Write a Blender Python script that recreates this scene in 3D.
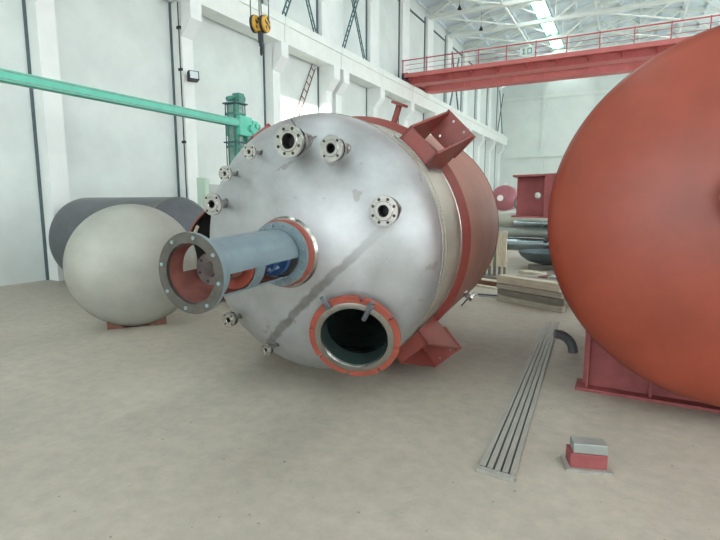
import bpy, bmesh, math, random
from mathutils import Vector, Matrix
random.seed(7)
PI = math.pi
scene = bpy.context.scene
for o in list(bpy.data.objects):
    bpy.data.objects.remove(o)

# ------------------------------------------------------------------ camera
CAM_H = 1.83
cam_d = bpy.data.cameras.new('camera')
cam = bpy.data.objects.new('camera', cam_d)
scene.collection.objects.link(cam)
cam.location = (0, 0, CAM_H)
cam.rotation_euler = (PI / 2 - 0.1366, 0, 0.4916)
cam_d.sensor_fit = 'HORIZONTAL'
cam_d.sensor_width = 36
cam_d.lens = 36 * 495 / 720
cam_d.clip_end = 300
scene.camera = cam

# ------------------------------------------------------------------ colour, sky, sun
scene.view_settings.view_transform = 'Standard'
scene.view_settings.look = 'None'
scene.view_settings.gamma = 1
scene.view_settings.use_curve_mapping = False
scene.view_settings.exposure = 0.85
world = bpy.data.worlds.new('World')
scene.world = world
world.use_nodes = True
bg = world.node_tree.nodes['Background']
bg.inputs[0].default_value = (0.80, 0.90, 1.0, 1)
bg.inputs[1].default_value = 1.6
sun_d = bpy.data.lights.new('sun', 'SUN')
sun_d.energy = 7.0
sun_d.angle = 0.01
sun_d.color = (1.0, 0.97, 0.90)
sun = bpy.data.objects.new('sun', sun_d)
scene.collection.objects.link(sun)
SUN_DIR = Vector((-24.0, 4.5, -6.2)).normalized()
sun.rotation_euler = SUN_DIR.to_track_quat('-Z', 'Y').to_euler()

WIN_E = 3.0      # glow given to the unseen right-wall panes to light the hall
SKY_E = 5.0      # daylight through the frosted rooflights
# added fill from an unseen gate behind the camera, lighting the reactor head
gate_fill_light = bpy.data.lights.new('gate_fill', 'AREA')
gate_fill_light.shape = 'RECTANGLE'
gate_fill_light.size = 9.0
gate_fill_light.size_y = 6.4
gate_fill_light.energy = 300
gate_fill_light.color = (1.0, 0.99, 0.96)
gl = bpy.data.objects.new('gate_fill', gate_fill_light)
scene.collection.objects.link(gl)
gl.location = (-1.0, -13.3, 3.4)
gl.rotation_euler = (PI / 2, 0, 0)

# ------------------------------------------------------------------ materials
MATS = {}
def mat(name, col, rough=0.6, metal=0.0, noise=0.0, nscale=6.0, col2=None, bump=0.0, bscale=40.0,
        emit=None, estr=0.0, coat=0.0, stretch=None, rnoise=0.0):
    m = bpy.data.materials.new(name)
    m.use_nodes = True
    nt = m.node_tree
    b = nt.nodes['Principled BSDF']
    b.inputs['Roughness'].default_value = rough
    b.inputs['Metallic'].default_value = metal
    if coat:
        b.inputs['Coat Weight'].default_value = coat
        b.inputs['Coat Roughness'].default_value = 0.25
    c = (*col, 1)
    b.inputs['Base Color'].default_value = c
    tc = nt.nodes.new('ShaderNodeTexCoord')
    mp = nt.nodes.new('ShaderNodeMapping')
    nt.links.new(tc.outputs['Object'], mp.inputs[0])
    if stretch:
        mp.inputs['Scale'].default_value = stretch
    if noise or col2 or rnoise:
        n = nt.nodes.new('ShaderNodeTexNoise')
        n.inputs['Scale'].default_value = nscale
        n.inputs['Detail'].default_value = 6
        n.inputs['Roughness'].default_value = 0.62
        nt.links.new(mp.outputs[0], n.inputs['Vector'])
        r = nt.nodes.new('ShaderNodeValToRGB')
        r.color_ramp.elements[0].position = 0.36
        r.color_ramp.elements[1].position = 0.66
        c2 = (*(col2 if col2 else [x * (1 - noise) for x in col]), 1)
        r.color_ramp.elements[0].color = c2
        r.color_ramp.elements[1].color = c
        nt.links.new(n.outputs['Fac'], r.inputs[0])
        nt.links.new(r.outputs[0], b.inputs['Base Color'])
        if rnoise:
            mr = nt.nodes.new('ShaderNodeMapRange')
            mr.inputs['To Min'].default_value = rough - rnoise
            mr.inputs['To Max'].default_value = rough + rnoise
            nt.links.new(n.outputs['Fac'], mr.inputs['Value'])
            nt.links.new(mr.outputs[0], b.inputs['Roughness'])
    if bump:
        n2 = nt.nodes.new('ShaderNodeTexNoise')
        n2.inputs['Scale'].default_value = bscale
        n2.inputs['Detail'].default_value = 4
        nt.links.new(mp.outputs[0], n2.inputs['Vector'])
        bp = nt.nodes.new('ShaderNodeBump')
        bp.inputs['Strength'].default_value = bump
        bp.inputs['Distance'].default_value = 0.02
        nt.links.new(n2.outputs['Fac'], bp.inputs['Height'])
        nt.links.new(bp.outputs[0], b.inputs['Normal'])
    if emit:
        b.inputs['Emission Color'].default_value = (*emit, 1)
        b.inputs['Emission Strength'].default_value = estr
    MATS[name] = m
    return m

M_wall = mat('white_lime_paint', (0.755, 0.81, 0.785), 0.85, noise=0.10, nscale=0.9, bump=0.1, bscale=6)
M_back = mat('back_wall_paint', (0.80, 0.86, 0.815), 0.85, noise=0.08, nscale=0.6)
M_col = mat('column_paint', (0.88, 0.91, 0.89), 0.8, noise=0.06, nscale=1.5)
M_beam = mat('beam_paint', (0.88, 0.91, 0.87), 0.8, noise=0.06, nscale=2)
M_dado = mat('grey_dado_paint', (0.48, 0.52, 0.50), 0.8, noise=0.1, nscale=2)
M_joint = mat('dark_joint', (0.10, 0.14, 0.15), 0.8)
M_truss = mat('truss_paint', (0.80, 0.85, 0.80), 0.7)
M_roof = mat('roof_slab', (0.80, 0.89, 0.93), 0.85, noise=0.15, nscale=0.8)
M_rib = mat('roof_rib', (0.72, 0.78, 0.77), 0.8)
M_skyl = mat('rooflight_sheet', (0.9, 0.95, 0.95), 0.6, emit=(0.93, 0.98, 1.0), estr=SKY_E)
M_win = mat('glow_pane', (0.9, 0.95, 0.95), 0.6, emit=(0.93, 0.98, 1.0), estr=WIN_E)  # self-lit panes of the unseen windows, added as a light source
M_greenframe = mat('green_rooflight_frame', (0.20, 0.60, 0.45), 0.6)
M_teal = mat('dark_teal_steel', (0.055, 0.13, 0.14), 0.6)
M_crane = mat('faded_crane_red', (0.62, 0.17, 0.16), 0.55, noise=0.12, nscale=3)
M_craned = mat('crane_red_rail', (0.50, 0.10, 0.11), 0.55)
M_primer = mat('red_oxide_primer', (0.27, 0.055, 0.042), 0.42, noise=0.25, nscale=5, rnoise=0.1)
M_primer2 = mat('red_oxide_primer_bright', (0.37, 0.085, 0.055), 0.5, noise=0.25, nscale=9)
M_dullred = mat('dusty_dull_red', (0.28, 0.10, 0.08), 0.6, noise=0.3, nscale=9)
M_jacket = mat('dusty_oxide_jacket', (0.50, 0.20, 0.14), 0.5, noise=0.2, nscale=1.6)
M_redves = mat('glossy_red_vessel', (0.34, 0.062, 0.032), 0.42, noise=0.2, nscale=2.5, coat=0.1)
M_lugpink = mat('dull_maroon_primer', (0.34, 0.085, 0.085), 0.7, noise=0.25, nscale=9)
M_neck = mat('dark_neck_steel', (0.07, 0.11, 0.10), 0.4, 0.6)
M_ss = mat('satin_stainless', (0.62, 0.61, 0.58), 0.36, 0.9, noise=0.12, nscale=3, rnoise=0.08)
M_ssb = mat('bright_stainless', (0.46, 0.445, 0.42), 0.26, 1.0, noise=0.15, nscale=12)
M_ssr = mat('shell_band_stainless', (0.66, 0.64, 0.56), 0.38, 0.75, noise=0.16, nscale=4, stretch=(1, 0.3, 1))
M_weld = mat('weld_bead', (0.42, 0.38, 0.33), 0.5, 0.8, noise=0.4, nscale=60)
M_inner = mat('dark_inner_steel', (0.34, 0.48, 0.45), 0.5, 0.3, noise=0.3, nscale=6)
M_dark = mat('hole_shade', (0.02, 0.022, 0.024), 0.6)  # near-black colour stands in for shade inside holes, bores and the open shell
M_blue = mat('grey_blue_paint', (0.185, 0.255, 0.285), 0.36, noise=0.16, nscale=5, coat=0.25)
M_blueg = mat('bare_flange_face', (0.15, 0.145, 0.13), 0.34, 0.6, noise=0.3, nscale=14)
M_bolt = mat('galvanised_bolt', (0.33, 0.42, 0.45), 0.4, 0.5)
M_bright_blue = mat('blue_seal_paint', (0.05, 0.13, 0.32), 0.4, noise=0.4, nscale=15)
M_hub = mat('hub_steel', (0.20, 0.17, 0.165), 0.4, 0.6, noise=0.25, nscale=10)
M_mint = mat('mint_green_paint', (0.13, 0.60, 0.44), 0.45, noise=0.12, nscale=4)
M_green = mat('teal_green_paint', (0.07, 0.27, 0.21), 0.5, noise=0.25, nscale=5)
M_green2 = mat('worn_green_rail', (0.25, 0.38, 0.33), 0.5, noise=0.3, nscale=8)
M_yellow = mat('sheave_yellow', (0.80, 0.46, 0.06), 0.5, noise=0.2, nscale=14)
M_black = mat('black_steel', (0.02, 0.022, 0.028), 0.5)
M_rope = mat('wire_rope', (0.12, 0.12, 0.12), 0.6)
M_greyves = mat('grey_mill_steel', (0.145, 0.155, 0.17), 0.42, 0.35, noise=0.25, nscale=2.5)
M_dome = mat('dusty_pale_steel', (0.44, 0.44, 0.39), 0.5, 0.35, noise=0.12, nscale=3)
M_pipe = mat('dull_grey_pipe', (0.40, 0.43, 0.41), 0.4, 0.4, noise=0.15, nscale=4)
M_pipeb = mat('bright_blue_grey_pipe', (0.30, 0.36, 0.38), 0.22, 0.9, noise=0.2, nscale=3)
M_beige = mat('beige_pipe', (0.56, 0.57, 0.49), 0.6, noise=0.12, nscale=4)
M_wood = mat('pale_timber', (0.74, 0.66, 0.50), 0.8, noise=0.25, nscale=5, stretch=(6, 6, 1))
M_woodh = mat('pale_timber_beam', (0.66, 0.60, 0.47), 0.8, noise=0.25, nscale=4, stretch=(1, 7, 7))
M_wood2 = mat('grey_weathered_timber', (0.50, 0.46, 0.38), 0.85, noise=0.3, nscale=4, stretch=(1, 7, 7))
M_wood3 = mat('dark_weathered_timber', (0.27, 0.25, 0.21), 0.85, noise=0.35, nscale=4, stretch=(1, 7, 7))
M_rust = mat('rusty_steel', (0.20, 0.09, 0.06), 0.8, noise=0.3, nscale=9)
M_bar = mat('grey_flat_bar', (0.42, 0.41, 0.37), 0.55, 0.25, noise=0.22, nscale=5, stretch=(6, 0.6, 6))
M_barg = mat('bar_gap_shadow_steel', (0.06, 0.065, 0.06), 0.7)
M_pink = mat('pink_primer_head', (0.38, 0.13, 0.15), 0.35, noise=0.2, nscale=3)
M_white = mat('white_cover', (0.85, 0.85, 0.82), 0.6)
M_cab = mat('pale_green_cabinet', (0.55, 0.70, 0.58), 0.5)
M_glass = mat('lamp_glass', (0.7, 0.78, 0.8), 0.1)
M_teald = mat('dark_blue_grey_head', (0.10, 0.135, 0.15), 0.35, 0.3, noise=0.2, nscale=4)
M_orange = mat('orange_tag', (0.85, 0.35, 0.05), 0.6)

# stainless head: satin metal with a dull diagonal seam stripe and brushed blotches
def head_material():
    m = mat('stainless_head', (0.57, 0.57, 0.56), 0.46, 0.58)
    nt = m.node_tree; b = nt.nodes['Principled BSDF']
    tc = nt.nodes.new('ShaderNodeTexCoord')
    sep = nt.nodes.new('ShaderNodeSeparateXYZ'); nt.links.new(tc.outputs['Object'], sep.inputs[0])
    def math_(op, a, b_, clamp=False):
        n = nt.nodes.new('ShaderNodeMath'); n.operation = op; n.use_clamp = clamp
        for i, v in enumerate((a, b_)):
            if isinstance(v, (int, float)): n.inputs[i].default_value = v
            else: nt.links.new(v, n.inputs[i])
        return n.outputs[0]
    n1 = nt.nodes.new('ShaderNodeTexNoise'); n1.inputs['Scale'].default_value = 2.4; n1.inputs['Detail'].default_value = 7
    n1.inputs['Roughness'].default_value = 0.6
    nt.links.new(tc.outputs['Object'], n1.inputs['Vector'])
    n2 = nt.nodes.new('ShaderNodeTexNoise'); n2.inputs['Scale'].default_value = 9; n2.inputs['Detail'].default_value = 5
    nt.links.new(tc.outputs['Object'], n2.inputs['Vector'])
    # distance from the seam line z = 0.93 x - 0.585
    d = math_('SUBTRACT', sep.outputs['Z'], math_('MULTIPLY', sep.outputs['X'], 0.93))
    d = math_('ADD', d, 0.590)
    d = math_('ADD', d, math_('MULTIPLY', math_('SUBTRACT', n2.outputs['Fac'], 0.5), 0.10))
    ad = nt.nodes.new('ShaderNodeMath'); ad.operation = 'ABSOLUTE'; nt.links.new(d, ad.inputs[0])
    band = nt.nodes.new('ShaderNodeMapRange'); band.inputs['From Min'].default_value = 0.035
    band.inputs['From Max'].default_value = 0.065; band.inputs['To Min'].default_value = 1; band.inputs['To Max'].default_value = 0
    nt.links.new(ad.outputs[0], band.inputs['Value'])
    # the stripe fades out beyond its two ends
    e1 = nt.nodes.new('ShaderNodeMapRange'); e1.inputs['From Min'].default_value = 0.35; e1.inputs['From Max'].default_value = 0.95
    e1.inputs['To Min'].default_value = 1; e1.inputs['To Max'].default_value = 0.0
    nt.links.new(sep.outputs['X'], e1.inputs['Value'])
    bandf = math_('MULTIPLY', band.outputs[0], e1.outputs[0])
    bandf = math_('MULTIPLY', bandf, 0.75)
    r = nt.nodes.new('ShaderNodeValToRGB')
    r.color_ramp.elements[0].position = 0.32; r.color_ramp.elements[1].position = 0.68
    r.color_ramp.elements[0].color = (0.345, 0.348, 0.345, 1); r.color_ramp.elements[1].color = (0.475, 0.485, 0.495, 1)
    nt.links.new(n1.outputs['Fac'], r.inputs[0])
    mx = nt.nodes.new('ShaderNodeMix'); mx.data_type = 'RGBA'
    nt.links.new(math_('MULTIPLY', bandf, math_('ADD', n2.outputs['Fac'], 0.45)), mx.inputs[0]); nt.links.new(r.outputs[0], mx.inputs[6])
    mx.inputs[7].default_value = (0.14, 0.13, 0.12, 1)
    # small brown heat marks near the agitator flange
    v = nt.nodes.new('ShaderNodeTexNoise'); v.inputs['Scale'].default_value = 5.5; v.inputs['Detail'].default_value = 3
    nt.links.new(tc.outputs['Object'], v.inputs['Vector'])
    spot = nt.nodes.new('ShaderNodeMapRange'); spot.inputs['From Min'].default_value = 0.68
    spot.inputs['From Max'].default_value = 0.70; nt.links.new(v.outputs['Fac'], spot.inputs['Value'])
    mx2 = nt.nodes.new('ShaderNodeMix'); mx2.data_type = 'RGBA'
    nt.links.new(math_('MULTIPLY', spot.outputs[0], 0.45), mx2.inputs[0]); nt.links.new(mx.outputs[2], mx2.inputs[6])
    mx2.inputs[7].default_value = (0.25, 0.21, 0.18, 1)
    nt.links.new(mx2.outputs[2], b.inputs['Base Color'])
    mr = nt.nodes.new('ShaderNodeMapRange'); mr.inputs['To Min'].default_value = 0.34; mr.inputs['To Max'].default_value = 0.50
    nt.links.new(n1.outputs['Fac'], mr.inputs['Value']); nt.links.new(mr.outputs[0], b.inputs['Roughness'])
    return m
M_head = head_material()

# concrete floor
def floor_material():
    m = mat('dusty_concrete', (0.36, 0.34, 0.30), 0.62)
    nt = m.node_tree; b = nt.nodes['Principled BSDF']
    tc = nt.nodes.new('ShaderNodeTexCoord')
    def noise(s, d, r=0.6):
        n = nt.nodes.new('ShaderNodeTexNoise'); n.inputs['Scale'].default_value = s
        n.inputs['Detail'].default_value = d; n.inputs['Roughness'].default_value = r
        nt.links.new(tc.outputs['Object'], n.inputs['Vector']); return n
    a = noise(0.55, 6); c = noise(7, 8, 0.7); e = noise(60, 3)
    r = nt.nodes.new('ShaderNodeValToRGB')
    r.color_ramp.elements[0].position = 0.30; r.color_ramp.elements[1].position = 0.70
    r.color_ramp.elements[0].color = (0.40, 0.362, 0.306, 1); r.color_ramp.elements[1].color = (0.50, 0.452, 0.382, 1)
    nt.links.new(a.outputs['Fac'], r.inputs[0])
    r2 = nt.nodes.new('ShaderNodeValToRGB')
    r2.color_ramp.elements[0].position = 0.3; r2.color_ramp.elements[1].position = 0.72
    r2.color_ramp.elements[0].color = (0.84, 0.84, 0.84, 1); r2.color_ramp.elements[1].color = (1.10, 1.09, 1.06, 1)
    nt.links.new(c.outputs['Fac'], r2.inputs[0])
    mx = nt.nodes.new('ShaderNodeMix'); mx.data_type = 'RGBA'; mx.blend_type = 'MULTIPLY'; mx.inputs[0].default_value = 1
    nt.links.new(r.outputs[0], mx.inputs[6]); nt.links.new(r2.outputs[0], mx.inputs[7])
    # sparse dark specks
    sp = nt.nodes.new('ShaderNodeMapRange'); sp.inputs['From Min'].default_value = 0.70; sp.inputs['From Max'].default_value = 0.74
    e.inputs['Scale'].default_value = 22
    nt.links.new(e.outputs['Fac'], sp.inputs['Value'])
    mx2 = nt.nodes.new('ShaderNodeMix'); mx2.data_type = 'RGBA'
    nt.links.new(sp.outputs[0], mx2.inputs[0]); nt.links.new(mx.outputs[2], mx2.inputs[6])
    mx2.inputs[7].default_value = (0.13, 0.12, 0.11, 1)
    nt.links.new(mx2.outputs[2], b.inputs['Base Color'])
    bp = nt.nodes.new('ShaderNodeBump'); bp.inputs['Strength'].default_value = 0.15; bp.inputs['Distance'].default_value = 0.01
    nt.links.new(c.outputs['Fac'], bp.inputs['Height']); nt.links.new(bp.outputs[0], b.inputs['Normal'])
    mr = nt.nodes.new('ShaderNodeMapRange'); mr.inputs['To Min'].default_value = 0.45; mr.inputs['To Max'].default_value = 0.8
    nt.links.new(a.outputs['Fac'], mr.inputs['Value']); nt.links.new(mr.outputs[0], b.inputs['Roughness'])
    return m
M_floor = floor_material()

# ------------------------------------------------------------------ mesh helpers
COL = scene.collection
class MB:
    """collects simple solids into one mesh"""
    def __init__(self): self.bm = bmesh.new()
    def _xf(self, verts, M):
        for v in verts: v.co = M @ v.co
    def box(self, a, b):
        x0, y0, z0 = [min(a[i], b[i]) for i in range(3)]; x1, y1, z1 = [max(a[i], b[i]) for i in range(3)]
        vs = [self.bm.verts.new(p) for p in ((x0,y0,z0),(x1,y0,z0),(x1,y1,z0),(x0,y1,z0),(x0,y0,z1),(x1,y0,z1),(x1,y1,z1),(x0,y1,z1))]
        for f in ((0,3,2,1),(4,5,6,7),(0,1,5,4),(1,2,6,5),(2,3,7,6),(3,0,4,7)): self.bm.faces.new([vs[i] for i in f])
        return self
    def obox(self, c, half, R):
        vs = []
        for s in ((-1,-1,-1),(1,-1,-1),(1,1,-1),(-1,1,-1),(-1,-1,1),(1,-1,1),(1,1,1),(-1,1,1)):
            vs.append(self.bm.verts.new(Vector(c) + R @ Vector([s[i]*half[i] for i in range(3)])))
        for f in ((0,3,2,1),(4,5,6,7),(0,1,5,4),(1,2,6,5),(2,3,7,6),(3,0,4,7)): self.bm.faces.new([vs[i] for i in f])
        return self
    def bar(self, p, q, w, h=None, up=(0,0,1)):
        """rectangular bar from p to q"""
        p, q = Vector(p), Vector(q); d = (q-p); L = d.length; d.normalize()
        u = Vector(up)
        if abs(d.dot(u)) > 0.98: u = Vector((1,0,0))
        s = d.cross(u).normalized(); t = s.cross(d)
        R = Matrix((d, s, t)).transposed()
        return self.obox((p+q)/2, (L/2, w/2, (h or w)/2), R)
    def prism(self, pts, y0, y1, axis='Y'):
        """polygon extruded: pts are 2D in the plane across the axis"""
        def P(a, b, t):
            return (a, t, b) if axis == 'Y' else ((t, a, b) if axis == 'X' else (a, b, t))
        A = [self.bm.verts.new(P(a, b, y0)) for a, b in pts]; B = [self.bm.verts.new(P(a, b, y1)) for a, b in pts]
        n = len(pts); self.bm.faces.new(A); self.bm.faces.new(B[::-1])
        for i in range(n): self.bm.faces.new((A[i], B[i], B[(i+1)%n], A[(i+1)%n]))
        return self
    def tube(self, p, q, r, r2=None, n=16, caps=True):
        p, q = Vector(p), Vector(q); d = (q-p).normalized(); r2 = r if r2 is None else r2
        u = Vector((0,0,1)) if abs(d.z) < .95 else Vector((1,0,0))
        s = d.cross(u).normalized(); t = d.cross(s)
        A = [self.bm.verts.new(p + (s*math.cos(2*PI*i/n) + t*math.sin(2*PI*i/n))*r) for i in range(n)]
        B = [self.bm.verts.new(q + (s*math.cos(2*PI*i/n) + t*math.sin(2*PI*i/n))*r2) for i in range(n)]
        for i in range(n):
            f = self.bm.faces.new((A[i], A[(i+1)%n], B[(i+1)%n], B[i])); f.smooth = True
        if caps: self.bm.faces.new(A[::-1]); self.bm.faces.new(B)
        return self
    def lathe(self, prof, c=(0,0,0), d=(0,1,0), n=48, closed=False, a0=0, a1=2*PI, smooth=True):
        """profile points (t along d, radius)"""
        c, d = Vector(c), Vector(d).normalized()
        u = Vector((0,0,1)) if abs(d.z) < .95 else Vector((1,0,0))
        s = d.cross(u).normalized(); t = s.cross(d)   # s = to the right of d, t = up
        full = abs(a1-a0-2*PI) < 1e-6
        m = n if full else n+1
        rings = []
        for (h, r) in prof:
            if r < 1e-6: rings.append([self.bm.verts.new(c + d*h)]*m); continue
            rings.append([self.bm.verts.new(c + d*h + (s*math.cos(a0+(a1-a0)*i/n) + t*math.sin(a0+(a1-a0)*i/n))*r) for i in range(m)])
        R = rings + ([rings[0]] if closed else [])
        for A, B in zip(R[:-1], R[1:]):
            for i in range(n):
                j = (i+1) % m
                vs = []
                for v in (A[i], A[j], B[j], B[i]):
                    if v not in vs: vs.append(v)
                if len(vs) > 2:
                    try: f = self.bm.faces.new(vs); f.smooth = smooth
                    except ValueError: pass
        if closed and not full:
            self.bm.faces.new([r[0] for r in rings]); self.bm.faces.new([r[-1] for r in rings][::-1])
        return self
    def build(self, name, m, parent=None, loc=None, bevel=0.0, sharp=True):
        bmesh.ops.recalc_face_normals(self.bm, faces=self.bm.faces)
        me = bpy.data.meshes.new(name); self.bm.to_mesh(me); self.bm.free()
        me.materials.append(m)
        if sharp:
            me.set_sharp_from_angle(angle=0.6)
        o = bpy.data.objects.new(name, me); COL.objects.link(o)
        if parent: o.parent = parent
        if loc: o.location = loc
        if bevel:
            b = o.modifiers.new('bevel', 'BEVEL'); b.width = bevel; b.segments = 2; b.limit_method = 'ANGLE'
        return o

def tag(o, label=None, cat=None, group=None, kind=None):
    if label: o['label'] = label
    if cat: o['category'] = cat
    if group: o['group'] = group
    if kind: o['kind'] = kind
    return o
def empty(name, loc, label, cat, rot=(0,0,0), group=None):
    o = bpy.data.objects.new(name, None); COL.objects.link(o)
    o.location = loc; o.rotation_euler = rot; o.empty_display_size = 0.2
    return tag(o, label, cat, group)
def copy_obj(o, parent=None, loc=None, rot=None):
    c = o.copy(); COL.objects.link(c)
    if parent is not None: c.parent = parent
    if loc is not None: c.location = loc
    if rot is not None: c.rotation_euler = rot
    return c
def copy_tree(o, parent=None):
    c = copy_obj(o, parent)
    for ch in [x for x in bpy.data.objects if x.parent == o]: copy_tree(ch, c)
    return c
def holed_plate(mb, x0, x1, z0, z1, hx, hz, r, y0, y1, n=16):
    """rectangular plate across Y with a round through hole"""
    rim = []
    for i in range(n):
        a = 2*PI*(i+.5)/n; c, s_ = math.cos(a), math.sin(a)
        k = min(((x1-hx)/c if c > 0 else (x0-hx)/c), ((z1-hz)/s_ if s_ > 0 else (z0-hz)/s_))
        rim.append(((hx+c*k, hz+s_*k), (hx+c*r, hz+s_*r), a))
    for cx, cz in ((x0, z0), (x1, z0), (x1, z1), (x0, z1)):
        a = math.atan2(cz-hz, cx-hx) % (2*PI)
        rim.append(((cx, cz), (hx+math.cos(a)*r, hz+math.sin(a)*r), a))
    rim.sort(key=lambda t: t[2])
    V = [[mb.bm.verts.new((p[0], y, p[1])) for p, q, a in rim] for y in (y0, y1)]
    W_ = [[mb.bm.verts.new((q[0], y, q[1])) for p, q, a in rim] for y in (y0, y1)]
    m = len(rim)
    for i in range(m):
        j = (i+1) % m
        mb.bm.faces.new((V[0][i], V[0][j], W_[0][j], W_[0][i])); mb.bm.faces.new((V[1][i], W_[1][i], W_[1][j], V[1][j]))
        mb.bm.faces.new((V[0][i], V[1][i], V[1][j], V[0][j])); mb.bm.faces.new((W_[0][i], W_[0][j], W_[1][j], W_[1][i]))
    return mb
def ring_disc(mb, c, d, r_in, r_out, thick, n=48):
    """annular flange: front face at c, thickness along d"""
    return mb.lathe([(0, r_in), (0, r_out), (thick, r_out), (thick, r_in)], c, d, n, closed=True)
def struct(name, mb, m, parent=None, **k):
    o = mb.build(name, m, parent, **k)
    if parent is None: o['kind'] = 'structure'
    return o

# ================================================================== HALL
YB, YF = 53.0, -14.0         # back and front walls
XL, XR = -12.0, 12.0
ZT = 13.35                   # eaves
struct('floor', MB().box((XL-0.3, YF-0.3, -0.2), (XR+0.3, YB+0.3, 0)), M_floor)
wall_left = struct('wall_left', MB().box((XL-0.3, YF, 0), (XL, YB, ZT+0.5)), M_wall)
wall_back = struct('wall_back', MB().prism([(XL, 0), (XR, 0), (XR, ZT), (0, 15.6), (XL, ZT)], YB, YB+0.3), M_back)
# unseen front wall; gate opening added for the fill light
wf = MB()
wf.box((XL, YF-0.3, 0), (-6, YF, ZT)); wf.box((4, YF-0.3, 0), (XR, YF, ZT)); wf.box((-6, YF-0.3, 6.8), (4, YF, ZT))
wf.prism([(XL, ZT), (XR, ZT), (0, 15.6)], YF-0.3, YF)
wall_front = struct('wall_front', wf, M_wall)
# right wall: sill wall, head wall and piers around a row of tall windows
COLY = [-9.5, -5.4, -1.35, 2.7, 6.75, 10.8, 15.0, 18.62, 19.42, 23.1, 27.1, 31.1, 35.1, 39.1, 43.1, 47.1, 51.1]
bays_r = [YF] + [-9.5, -5.4, -1.35, 2.7, 6.75, 10.8, 15.0, 19.0, 23.1, 27.1, 31.1, 35.1, 39.1, 43.1, 47.1, 51.1, YB]
wr = MB()
Z1, Z2 = 2.2, 6.6; Z3, Z4 = 9.4, 12.1
wr.box((XR, YF, 0), (XR+0.3, YB, Z1)); wr.box((XR, YF, Z2), (XR+0.3, YB, Z3)); wr.box((XR, YF, Z4), (XR+0.3, YB, ZT+0.5))
for a in bays_r:
    lo, hi = max(YF, a-0.5), min(YB, a+0.5)
    wr.box((XR, lo, Z1), (XR+0.3, hi, Z2)); wr.box((XR, lo, Z3), (XR+0.3, hi, Z4))
wall_right = struct('wall_right', wr, M_wall)
wi = 0
for a, b in zip(bays_r[:-1], bays_r[1:]):
    if b-a < 2.2: continue
    for (za, zb) in ((Z1, Z2), (Z3, Z4)):
        wi += 1
        y0, y1 = a+0.5, b-0.5
        fr = MB()
        for y in (y0+.03, (y0+y1)/2, y1-.03): fr.box((XR+.08, y-.03, za), (XR+.14, y+.03, zb))
        for z in (za+.03, (za+zb)/2, zb-.03): fr.box((XR+.08, y0, z-.03), (XR+.14, y1, z+.03))
        w = struct('window_%d' % wi, fr, M_teal)
        w['kind'] = 'structure'
        # the clerestory lights the sun shines through stand open
        if za == Z3 and 10 < a < 13: continue
        ym = (y0+y1)/2
        for (p, q) in ((y0+.06, ym-.03), (ym+.03, y1-.06)):
            MB().box((XR+.10, p, za+.06), (XR+.12, q, (za+zb)/2-.03)).build('pane', M_win, w)
            MB().box((XR+.10, p, (za+zb)/2+.03), (XR+.12, q, zb-.06)).build('pane', M_win, w)

# left wall: columns, corbels, crane beams, dark joints, dado
for i, y in enumerate(COLY):
    W = 0.42 if i < 7 else .50
    MB().box((XL, y, 0), (XL+.40, y+W, 7.5)).build('column', M_col, wall_left)
    MB().prism([(XL+.38, 6.55), (XL+.42, 6.55), (XL+.80, 7.0), (XL+.80, 7.5), (XL+.38, 7.5)], y, y+W).build('corbel', M_col, wall_left)
    MB().box((XL, y, 8.40), (XL+.22, y+1.0 if i not in (7,) else y+.8, ZT)).build('upper_column', M_col, wall_left)
    if i != 8:
        MB().box((XL+.0, y-.06, 0), (XL+.035, y, 7.5)).build('joint', M_joint, wall_left)
        MB().box((XL+.0, y-.10, 8.4), (XL+.04, y, ZT)).build('joint', M_joint, wall_left)
seg = [YF] + [y+.28 for y in COLY if abs(y-19.42) > .01] + [YB-.05]
seg = [s if abs(s-18.9) > .01 else 19.3 for s in seg]
for a, b in zip(seg[:-1], seg[1:]):
    mb = MB().box((XL+.10, a+.012, 7.5), (XL+.75, b-.012, 8.12)).box((XL+.0, a+.012, 8.12), (XL+.80, b-.012, 8.40))
    mb.build('crane_beam', M_beam, wall_left)
# crane rail along the beam
MB().box((XL+.50, YF, 8.40), (XL+.58, YB-.2, 8.50)).build('crane_rail', M_teal, wall_left)
MB().box((XL, 11.25, 0), (XL+.02, 14.9, 2.40)).build('dado_panel', M_dado, wall_left)
MB().box((XL, YF, ZT-.40), (XL+.05, YB, ZT-.30)).build('eaves_gap', M_joint, wall_left)
# lattice cross braces above the crane beam
def lattice(p, q, w=0.16):
    p, q = Vector(p), Vector(q); d = (q-p).normalized(); s = d.cross(Vector((1,0,0))).normalized()*w/2
    mb = MB(); mb.bar(p+s, q+s, .035, .05); mb.bar(p-s, q-s, .035, .05)
    n = int((q-p).length/.26)
    for i in range(n):
        c = p + (q-p)*((i+.5)/n); mb.bar(c+s, c-s, .025, .04)
    return mb
for (ya, yb, zt) in ((15.25, 17.25, 12.2), (19.5, 21.4, 12.0), (34.2, 36.0, 12.0), (48.6, 50.4, 12.2), (4.0, 5.8, 12.0)):
    x = XL+.74
    lattice((x, ya, 8.42), (x, yb, zt)).build('brace', M_teal, wall_left)
    lattice((x+.05, yb-.05, 8.42), (x+.05, ya+.05, zt)).build('brace', M_teal, wall_left)
# right hand crane beam on brackets (simple twin of the left one)
rb = MB().box((XR-.75, YF, 7.5), (XR-.10, YB, 8.40))
rb.build('crane_beam', M_beam, wall_right)
for y in bays_r[1:-1]:
    MB().box((XR-.40, y-.28, 0), (XR, y+.28, 7.5)).build('column', M_col, wall_right)
    MB().prism([(XR-.38, 6.55), (XR-.80, 7.0), (XR-.80, 7.5), (XR-.38, 7.5)], y-.28, y+.28).build('corbel', M_col, wall_right)

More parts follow.
